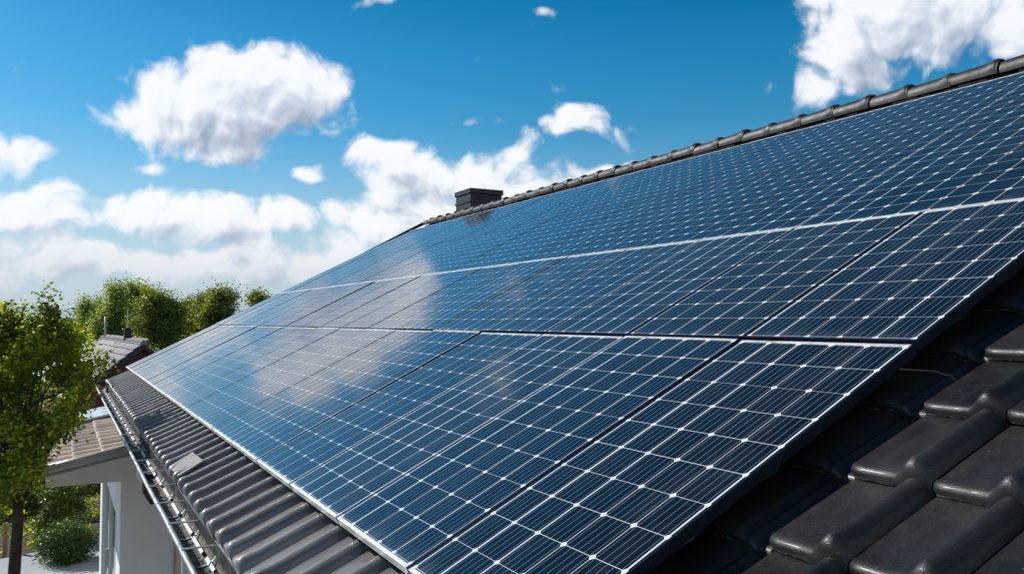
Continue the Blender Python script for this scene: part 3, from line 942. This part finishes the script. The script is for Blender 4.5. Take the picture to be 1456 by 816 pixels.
# ------------------------------------------------------------------ GROUND
def ground_z(x, y):
    t = min(max((y - 27) / 22, 0), 1); t = t * t * (3 - 2 * t)
    return -1.9 * t
def soil_mat():
    mt, M, out = new_mat('garden_soil')
    wp = M.add('ShaderNodeNewGeometry').outputs['Position']
    n1 = M.rng(M.noise(wp, 1.3, 6, .6), .42, .6)
    soil = M.mix(M.noise(wp, 14, 5, .6), (0.035, 0.024, 0.017), (0.17, 0.11, 0.075))
    grass = M.mix(M.noise(wp, 22, 4, .7), (0.025, 0.035, 0.010), (0.06, 0.08, 0.022))
    c = M.mix(n1, soil, grass)
    far = M.rng(M.sep(wp)[1], 40, 70)
    c = M.mix(far, c, (0.055, 0.085, 0.03))
    p = M.add('ShaderNodeBsdfPrincipled'); M.put(p.inputs['Base Color'], c); p.inputs['Roughness'].default_value = .9
    b = M.add('ShaderNodeBump'); b.inputs['Distance'].default_value = .06; b.inputs['Strength'].default_value = .8
    M.put(b.inputs['Height'], M.noise(wp, 9, 6, .7)); M.link(b.outputs[0], p.inputs['Normal'])
    M.link(p.outputs[0], out.inputs[0]); return mt
MT['soil'] = soil_mat()
xs = np.concatenate([np.linspace(-2500, -60, 14), np.linspace(-50, 70, 61), np.linspace(90, 2500, 14)])
ys = np.concatenate([np.linspace(-200, -20, 6), np.linspace(-10, 70, 81), np.linspace(90, 3500, 18)])
V = []
for y in ys:
    for x in xs:
        V.append((x, y, ground_z(x, y) + (mnoise.noise((x * .35, y * .35, 0)) * .08 if 14 < y < 40 and -8 < x < .4 else 0)))
F = []
nx = len(xs)
for j in range(len(ys) - 1):
    for i in range(nx - 1):
        q = j * nx + i; F.append((q, q + 1, q + nx + 1, q + nx))
g = np_mesh('ground', np.array(V), np.array(F), MT['soil'], smooth=True); tag(g, kind='structure')
b = MB()
b.prism([(-4.5, 10.0, -.1), (1.04, 10.0, -.1), (1.04, 18.15, -.1), (-.35, 17.6, -.1), (-1.6, 17.15, -.1), (-4.5, 16.6, -.1)], (0, 0, .2))
tag(b.build('paving', MT['paving']), kind='structure')

# ------------------------------------------------------------------ VEGETATION
def leaves(blobs, n, size, seed, up=.35, shell=.55, thin=0.0, aspect=.55, clump=.22, nclump=None):
    """n leaf quads spread through a set of ellipsoids, gathered into twig-sized clumps"""
    r = np.random.default_rng(seed)
    blobs = np.array(blobs, float)          # cx,cy,cz,rx,ry,rz
    vol = blobs[:, 3] * blobs[:, 4] * blobs[:, 5]
    pr = vol ** .72; pr /= pr.sum()
    nclump = nclump or max(60, n // 26)
    bi = r.choice(len(blobs), nclump, p=pr)
    d = r.normal(size=(nclump, 3)); d /= np.linalg.norm(d, axis=1)[:, None]
    rad = (1 - shell * r.random(nclump) ** 1.6)
    cc = blobs[bi, :3] + d * rad[:, None] * blobs[bi, 3:6]
    ci = r.integers(0, nclump, n)
    sz = clump * (.6 + .8 * r.random(nclump))
    p = cc[ci] + r.normal(size=(n, 3)) * sz[ci][:, None] * .5
    nrm = d[ci] * .6 + r.normal(size=(n, 3)) * .75 + np.array([0, 0, up])
    nrm /= np.linalg.norm(nrm, axis=1)[:, None]
    t = r.normal(size=(n, 3)); t -= (t * nrm).sum(1)[:, None] * nrm; t /= np.linalg.norm(t, axis=1)[:, None]
    bt = np.cross(nrm, t)
    s = size * (.6 + .8 * r.random(n))[:, None]
    a = p - t * s; c = p + t * s
    bb = p + bt * s * aspect + nrm * s * .18 - t * s * .1; dd = p - bt * s * aspect + nrm * s * .18 - t * s * .1
    V = np.stack([a, bb, c, dd], 1).reshape(-1, 3)
    F = np.arange(len(V)).reshape(-1, 4)
    return V, F

def branches(b, base, blobs, r0, seed, n=14, t0=.28, t1=.8):
    rr = random.Random(seed)
    base = Vector(base)
    topz = max(x[2] + x[5] * .1 for x in blobs)
    mean = Vector((base.x * .75 + .25 * sum(x[0] for x in blobs) / len(blobs), base.y * .6 + .4 * sum(x[1] for x in blobs) / len(blobs), topz))
    pts = []; rad = []
    for i in range(7):
        t = i / 6
        p = base.lerp(mean, t); p.x += rr.uniform(-.05, .05) * (topz - base.z) * .3 * math.sin(t * 3.1)
        pts.append(tuple(p)); rad.append(r0 * (1.25 if i == 0 else 1) * (1 - t) ** .8 + r0 * .07)
    b.tube(pts, rad, 10)
    for k in range(n):
        x = blobs[k % len(blobs)]
        t = rr.uniform(t0, t1)
        s_ = base.lerp(mean, t)
        tgt = Vector((x[0] + rr.uniform(-.6, .6) * x[3], x[1] + rr.uniform(-.6, .6) * x[4], x[2] + rr.uniform(-.3, .7) * x[5]))
        mid = s_.lerp(tgt, .5) + Vector((0, 0, -.08 * (tgt - s_).length))
        b.tube([tuple(s_), tuple(mid), tuple(tgt)], [r0 * .30 * (1 - t * .5), r0 * .16, r0 * .04], 6)

def tree(name, base, blobs, n, size, mat, label, cat, group=None, trunk_r=.12, seed=1, clump=.22, shell=.55, nbr=14, kindl=None, nclump=None, aspect=.55, t0=.28, t1=.8):
    root = empty(name, base)
    off = Vector(base)
    bl = [(x[0] - off.x, x[1] - off.y, x[2] - off.z, *x[3:]) for x in blobs]
    b = MB(); branches(b, (0, 0, -.1), bl, trunk_r, seed, nbr, t0, t1)
    b.build('trunk', MT['bark'], root, smooth=True)
    V, F = leaves(bl, n, size, seed, clump=clump, shell=shell, nclump=nclump, aspect=aspect)
    np_mesh('crown', V, F, mat, root)
    tag(root, label, cat, group)
    return root

# pixel to world helper used only to note where things stand: (px, py) of the photograph at distance Y along the ridge
def AT(px, py, Y):
    r = Vector((px - 728, py - 408, 1183.48))
    w = Vector((r.x * .879783 + r.y * .019265 + r.z * .474986, r.x * -.475376 + r.y * .035653 + r.z * .87906, -r.y * .999179 + r.z * .040525))
    return CAM + w * (Y / w.y)

# the large tree at the left
def blobs_px(lst, Y):
    out = []
    for (px, py, rx, ry, dy) in lst:
        p = AT(px, py, Y + dy); k = (Y + dy) / 1183.48 * .985
        out.append((p.x, p.y, p.z, rx * k, rx * k * 1.0, ry * k))
    return out
bl = blobs_px([(66, 468, 20, 28, 0), (68, 441, 10, 20, 0), (74, 490, 24, 22, .1), (10, 474, 26, 28, .3), (12, 447, 12, 14, .2), (44, 486, 22, 18, 0), (96, 500, 22, 18, .2),
               (124, 526, 18, 12, .1), (147, 514, 13, 8, .1), (34, 522, 30, 20, -.1), (84, 536, 26, 18, 0), (8, 548, 34, 26, -.2), (112, 556, 20, 13, .2),
               (58, 560, 16, 12, .3), (-42, 530, 40, 60, .2), (14, 612, 36, 24, 0), (50, 612, 24, 16, -.1), (86, 598, 22, 12, -.3), (84, 618, 14, 9, 0), (105, 478, 16, 14, .1), (100, 577, 24, 13, .1), (120, 545, 16, 14, .1),
               (0, 655, 30, 24, .1), (22, 656, 20, 16, .1), (8, 690, 24, 18, 0), (26, 684, 16, 12, .2), (40, 652, 20, 20, -.4), (12, 674, 28, 22, -.4), (34, 610, 24, 20, -.4), (-6, 600, 30, 30, .1), (-14, 700, 26, 40, .3), (24, 640, 22, 20, -.1), (-10, 480, 26, 40, .2), (-45, 640, 40, 50, 0)], 10.0)
tb = AT(21, 700, 10.0)
tree('leafy_tree', (tb.x, tb.y, 0.0), bl, 33000, .026, MT['leaf_near'], 'tall broad tree with yellow green sunlit leaves at the left edge, beside the gutter', 'tree', trunk_r=.08, seed=3, clump=.12, shell=.85, nbr=50, nclump=760, t0=.52, t1=.92)

# garden plants under and behind it
def shrub(name, px, py_base, Y, w, h, n, size, mat, label, cat='shrub', seed=1, group=None, trunk_r=.03, blobs=None):
    p = AT(px, py_base, Y)
    gz_ = ground_z(p.x, p.y)
    if blobs is None:
        blobs = [(p.x, p.y, gz_ + h * .55, w * .5, w * .5, h * .5)]
    return tree(name, (p.x, p.y, gz_), blobs, n, size, mat, label, cat, group, trunk_r=trunk_r, seed=seed, clump=.12, shell=.5, nbr=5)

p = AT(93, 800, 16.7)
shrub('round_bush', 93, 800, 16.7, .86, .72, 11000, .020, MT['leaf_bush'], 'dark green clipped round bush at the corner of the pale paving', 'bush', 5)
p = AT(66, 772, 18.4)
bl = blobs_px([(82, 700, 19, 17, 0), (70, 738, 18, 13, 0), (92, 722, 16, 14, .2), (60, 757, 10, 8, 0), (108, 708, 14, 18, .4)], 18.4)
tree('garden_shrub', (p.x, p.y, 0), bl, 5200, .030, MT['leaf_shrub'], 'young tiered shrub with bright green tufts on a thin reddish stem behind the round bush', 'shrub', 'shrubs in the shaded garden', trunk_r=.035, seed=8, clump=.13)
specs = [(118, 700, 24, 34, 30, 'dense green shrub below the fascia beam, beside the white door frame'),
         (136, 745, 20.5, 12, 10, 'low pale green ground shrub left of the white door frame'),
         (18, 690, 22, 40, 48, 'dark shrub behind the trunk of the tall tree'),
         (75, 620, 27, 40, 36, 'dark green hedge shrub behind the tree, under the porch roof corner'),
         (-12, 690, 24, 30, 50, 'dark shrub cut by the left edge of the picture')]
for i, (px, py, Y, rx, ry, lab) in enumerate(specs):
    q = AT(px, py, Y); gz_ = ground_z(q.x, q.y)
    bl = blobs_px([(px, py, rx, ry, 0), (px - rx * .5, py + ry * .5, rx * .6, ry * .6, .3), (px + rx * .5, py + ry * .4, rx * .6, ry * .6, -.2)], Y)
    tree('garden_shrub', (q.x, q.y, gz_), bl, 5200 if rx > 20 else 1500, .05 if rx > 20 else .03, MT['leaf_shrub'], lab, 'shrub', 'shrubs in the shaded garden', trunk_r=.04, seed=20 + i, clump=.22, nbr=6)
# ground litter of low plants
Vs = []; r = np.random.default_rng(5)
n = 5000
px_ = r.uniform(-5, 1.2, n); py_ = r.uniform(17.9, 26, n)
keep = np.array([mnoise.noise((a * 1.1, b_ * 1.1, 4)) > .05 for a, b_ in zip(px_, py_)])
px_, py_ = px_[keep], py_[keep]
P_ = np.stack([px_, py_, np.full(len(px_), .05) + r.random(len(px_)) * .14], 1)
n = len(P_)
t = r.normal(size=(n, 3)); t /= np.linalg.norm(t, axis=1)[:, None]
nb = np.cross(t, r.normal(size=(n, 3))); nb /= np.linalg.norm(nb, axis=1)[:, None]
s1 = (.03 + .04 * r.random(n))[:, None]
V = np.stack([P_ - t * s1, P_ + nb * s1 * .5, P_ + t * s1, P_ - nb * s1 * .5], 1).reshape(-1, 3)
g = np_mesh('ground_cover', V, np.arange(len(V)).reshape(-1, 4), MT['leaf_near']); tag(g, 'patchy low green ground cover on the garden soil', 'ground cover', kind='stuff')
# stake by the trunk, low board edge
q = AT(7, 775, 17.9)
b = MB(); b.box((-.035, -.035, -.2), (.035, .035, .62)); o = b.build('wooden_stake', MT['stake'], bevel=.006); o.location = (q.x, q.y, 0)
tag(o, 'short reddish wooden stake in the bed near the left edge', 'stake')
q = AT(48, 718, 21)
b = MB(); b.box((-.85, -.04, -.05), (.55, .04, .0)); b.box((-.80, -.03, -.9), (-.74, .03, -.051)); b.box((.44, -.03, -.9), (.5, .03, -.051))
o = b.build('garden_rail', MT['concrete'], bevel=.004); o.location = (q.x, q.y, .9); o.rotation_euler = (0, -.05, .1)
tag(o, 'pale horizontal rail on two posts behind the tree trunk', 'rail')
# low brown garden wall with a pale coping, behind the tree
root = empty('garden_wall', (AT(30, 600, 26).x, 26, ground_z(0, 26)))
b = MB(); b.box((-3.5, -.12, -.3), (1.0, .12, 1.42)); b.build('wall_panel', MT['brick'], root)
b = MB(); b.box((-3.55, -.20, 1.422), (1.05, .35, 1.50)); b.build('coping', MT['concrete'], root, bevel=.01)
tag(root, 'low brown garden wall with pale coping seen through the tall tree', 'wall')

# ------------------------------------------------------------------ NEIGHBOUR HOUSE
NY = 45.0
rA = AT(203, 488, NY); rB = AT(160, 541, NY)
hx, hz = rA.x, rA.z
ex = hx - 3.4; ezn = hz - 2.75
rd = None
for yy_ in np.linspace(NY + 5, NY + 60, 400):
    q_ = AT(122, 477, float(yy_))
    if rd is None or abs(q_.z - hz) < abs(rd.z - hz): rd = q_
yaw = -math.atan2(rd.x - hx, rd.y - NY)
rlen = math.hypot(rd.x - hx, rd.y - NY)
def RY(px):                 # distance along the turned ridge seen at photo column px
    best = None
    for t_ in np.linspace(0, rlen, 300):
        w_ = Vector((hx - math.sin(yaw) * t_, NY + math.cos(yaw) * t_, hz)) - CAM
        x_ = 728 + 1183.48 * w_.dot(ax) / (w_.x * .474986 + w_.y * .87906 + w_.z * .040525)
        if best is None or abs(x_ - px) < best[0]: best = (abs(x_ - px), t_)
    return NY + best[1]
nb = empty('neighbour_house', (hx, NY, -1.9), (0, 0, yaw))
tag(nb, 'red gabled house with mauve grey tiled roof behind the tall tree', 'house')
NI = Matrix.Translation(-Vector((hx, NY, -1.9)))
def nfit(o): o.matrix_parent_inverse = NI; return o
SL = Vector((hx - ex, 0, hz - ezn)); SLn = SL.normalized(); SNn = Vector((-SLn.z, 0, SLn.x))
def NR(u, v, k): return Vector((ex, NY - .35 + u, ezn)) + SLn * v + SNn * k
nlen = rlen + .4
profn = [(0, -.01), (.3, 0), (.5, 0), (.65, .05), (.8, .07), (.95, .04), (1.0, -.01)]
nroof = tile_field([.42 * k for k in range(1, int(nlen / .42))], 0, int(SL.length / .42) + 1, .42, .42, NR, MT['tile_grey'], 'roof', nb, profile=profn, lip=.05); nfit(nroof)
b = MB()
b.prism([(ex, NY - .35, ezn - .03), (hx, NY - .35, hz - .03), (2 * hx - ex, NY - .35, ezn - .03), (2 * hx - ex, NY - .35, ezn - .25), (hx, NY - .35, hz - .28), (ex, NY - .35, ezn - .25)], (0, nlen, 0))
b.build('roof_deck', MT['chim_cap'], nroof)
b = MB()
yy = NY - .35
while yy < NY - .35 + nlen - .4:
    b.tube([(hx, yy, hz + .02), (hx, yy + .06, hz + .03), (hx, yy + .45, hz + .02)], [.15, .16, .12], 8); yy += .42
b.build('ridge', MT['tile_grey'], nroof, smooth=True)
b = MB()
b.prism([(ex + .35, NY, -2.4), (2 * hx - ex - .35, NY, -2.4), (2 * hx - ex - .35, NY, ezn), (hx, NY, hz - .30), (ex + .35, NY, ezn)], (0, nlen - 1, 0))
nfit(b.build('wall', MT['red'], nb))
y1_ = RY(152); zz = AT(152, 450, y1_).z
b = MB(); b.tube([(hx - .1, y1_, hz - .2), (hx - .1, y1_, zz)], .06, 8)
nfit(b.build('vent_pipe', MT['grey_trim'], nb, smooth=True))
y2_ = RY(181); zz = AT(181, 466, y2_).z
b = MB(); b.box((hx - .16, y2_ - .18, hz - .4), (hx + .16, y2_ + .18, zz))
nfit(b.build('chimney_stack', MT['chim'], nb))
b = MB(); b.tube([(hx, y2_, zz - .02), (hx, y2_, zz + 1.0)], .03, 6)
nfit(b.build('aerial_mast', MT['grey_trim'], nb))

# ------------------------------------------------------------------ FAR TREES
def far_tree(px_list, Y, n, size, mat, lab, seed, name='broadleaf_tree', tr=.25):
    rr = random.Random(seed * 7)
    lst = []
    for (a, b_, rx, ry, dy) in px_list:
        lst.append((a, b_, rx * .6, ry * .66, dy))
        for k in range(10):
            th = rr.uniform(0, 6.28); q = rr.uniform(.2, .46); ex_ = rr.uniform(.5, 1.2)
            lst.append((a + math.cos(th) * rx * .72 * ex_, b_ + math.sin(th) * ry * .80 * ex_, rx * q, ry * q * rr.uniform(.8, 1.5), dy + rr.uniform(-.5, .5)))
    top_ = min(q_[1] - q_[3] for q_ in px_list)
    for k in range(5):
        a, b_, rx, ry, dy = px_list[rr.randrange(len(px_list))]
        lst.append((a + rr.uniform(-.7, .7) * rx, b_ - ry * rr.uniform(.75, 1.05), max(1.6, rx * .13), ry * rr.uniform(.18, .34), dy))
    bl = blobs_px(lst, Y)
    n = int(n * 1.45); size = size * .62
    cx_ = sum(x[0] for x in bl) / len(bl); 
    return tree(name, (cx_, Y, ground_z(cx_, Y)), bl, n, size, mat, lab, 'tree', 'trees beyond the houses', trunk_r=tr, seed=seed, clump=.55, shell=.95, nbr=10, nclump=n // 34)
FT = [
    ([(140, 462, 10, 24, 0), (142, 436, 5, 12, 0)], 72, 3600, .13, 'leaf_birch', 'narrow pale tree in the gap left of the two tall feathery ones', 'birch_tree'),
    ([(205, 438, 10, 22, 0), (206, 418, 6, 10, 0), (204, 462, 14, 18, 0)], 70, 4600, .13, 'leaf_birch', 'pale tree filling the gap between tallest feathery tree and the round tree', 'birch_tree'),
    ([(268, 448, 10, 18, 0), (266, 436, 5, 8, 0), (262, 462, 16, 14, 0)], 72, 3600, .13, 'leaf_far', 'slim tree directly right of the broad round tree', 'broadleaf_tree'),
    ([(122, 455, 12, 22, 0), (124, 438, 7, 12, 0), (130, 475, 16, 16, 0)], 66, 5200, .13, 'leaf_birch', 'slim pale green tree left of the neighbour chimney pipes', 'birch_tree'),
    ([(160, 450, 16, 30, 0), (164, 422, 9, 18, 0), (150, 470, 18, 22, 0)], 62, 8000, .13, 'leaf_birch', 'tall feathery pale green tree behind the thin vent pipe', 'birch_tree'),
    ([(186, 440, 16, 34, 0), (182, 414, 10, 14, 0), (194, 425, 10, 18, 0)], 64, 9000, .13, 'leaf_birch', 'tallest feathery pale green tree, behind the dark chimney stack', 'birch_tree'),
    ([(228, 450, 30, 30, 0), (215, 434, 18, 14, 0), (240, 436, 16, 13, 0), (222, 475, 34, 24, 0), (252, 455, 18, 22, 0)], 56, 14000, .12, 'leaf_far', 'broad round dark green tree just above the far roof edge', 'broadleaf_tree'),
    ([(286, 440, 12, 18, 0), (285, 428, 6, 8, 0), (280, 458, 22, 18, 0)], 62, 5200, .12, 'leaf_far', 'small pointed green tree between the round tree and the tall bright one', 'broadleaf_tree'),
    ([(318, 436, 20, 20, 0), (308, 424, 12, 9, 0), (324, 424, 11, 9, 0), (315, 455, 28, 18, 0), (296, 452, 12, 12, 0)], 58, 9000, .12, 'leaf_far', 'bright green bushy tree rising above the panel edge', 'broadleaf_tree'),
    ([(364, 427, 8, 10, 0), (372, 432, 8, 6, 0)], 60, 2200, .12, 'leaf_far', 'small bright treetop peeping over the panels, furthest right', 'broadleaf_tree'),
    ([(262, 470, 26, 18, 0), (292, 472, 22, 12, 0)], 66, 6000, .13, 'leaf_far', 'low shaded tree filling the gap behind the round tree', 'broadleaf_tree'),
    ([(100, 482, 22, 14, 0), (80, 486, 16, 12, 0)], 70, 5000, .13, 'leaf_birch', 'low tree in front of the pale far building, left of the neighbour roof', 'broadleaf_tree'),
    ([(20, 470, 26, 18, 0), (50, 476, 20, 14, 0), (-20, 470, 26, 18, 0)], 60, 7000, .13, 'leaf_far', 'dark tree seen through gaps in the tall tree, at the far left', 'broadleaf_tree'),
]
for i, (pl, Y, n, sz, mm, lab, nm) in enumerate(FT):
    far_tree(pl, Y, n, sz, MT[mm], lab, 50 + i, nm)

# far pale building and the wood on the horizon
q = AT(95, 452, 150)
root = empty('far_hall', (q.x + 1.5, 150, -1.9))
b = MB(); b.box((-9, 0, 0), (4.5, 10, 6.4)); b.build('wall', MT['farwall'], root)
b = MB(); b.prism([(-9.4, -.4, 6.402), (4.9, -.4, 6.402), (4.9, 5, 8.1), (-9.4, 5, 8.1)], (0, 0, .25)); b.build('roof', MT['roofwhite'], root)
tag(root, 'long low pale roofed hall far beyond the trees near the horizon', 'building')
Vall = []
r = np.random.default_rng(9)
n = 16000
xx = r.uniform(-130, 190, n); yy = r.uniform(290, 310, n)
hh = np.array([7.2 + 2.2 * mnoise.noise((a * .05, 0, 0)) + 1.3 * mnoise.noise((a * .25, 1, 0)) for a in xx])
zz = -1.9 + hh * (1 - .75 * r.random(n) ** 1.4)
P_ = np.stack([xx, yy, zz], 1)
t = r.normal(size=(n, 3)); t /= np.linalg.norm(t, axis=1)[:, None]
nb_ = np.cross(t, r.normal(size=(n, 3))); nb_ /= np.linalg.norm(nb_, axis=1)[:, None]
V = np.stack([P_ - t * .9, P_ + nb_ * .7, P_ + t * .9, P_ - nb_ * .7], 1).reshape(-1, 3)
g = np_mesh('distant_wood', V, np.arange(len(V)).reshape(-1, 4), MT['leaf_wood'])
tag(g, 'dark bluish wood along the horizon behind the far hall', 'wood', kind='stuff')
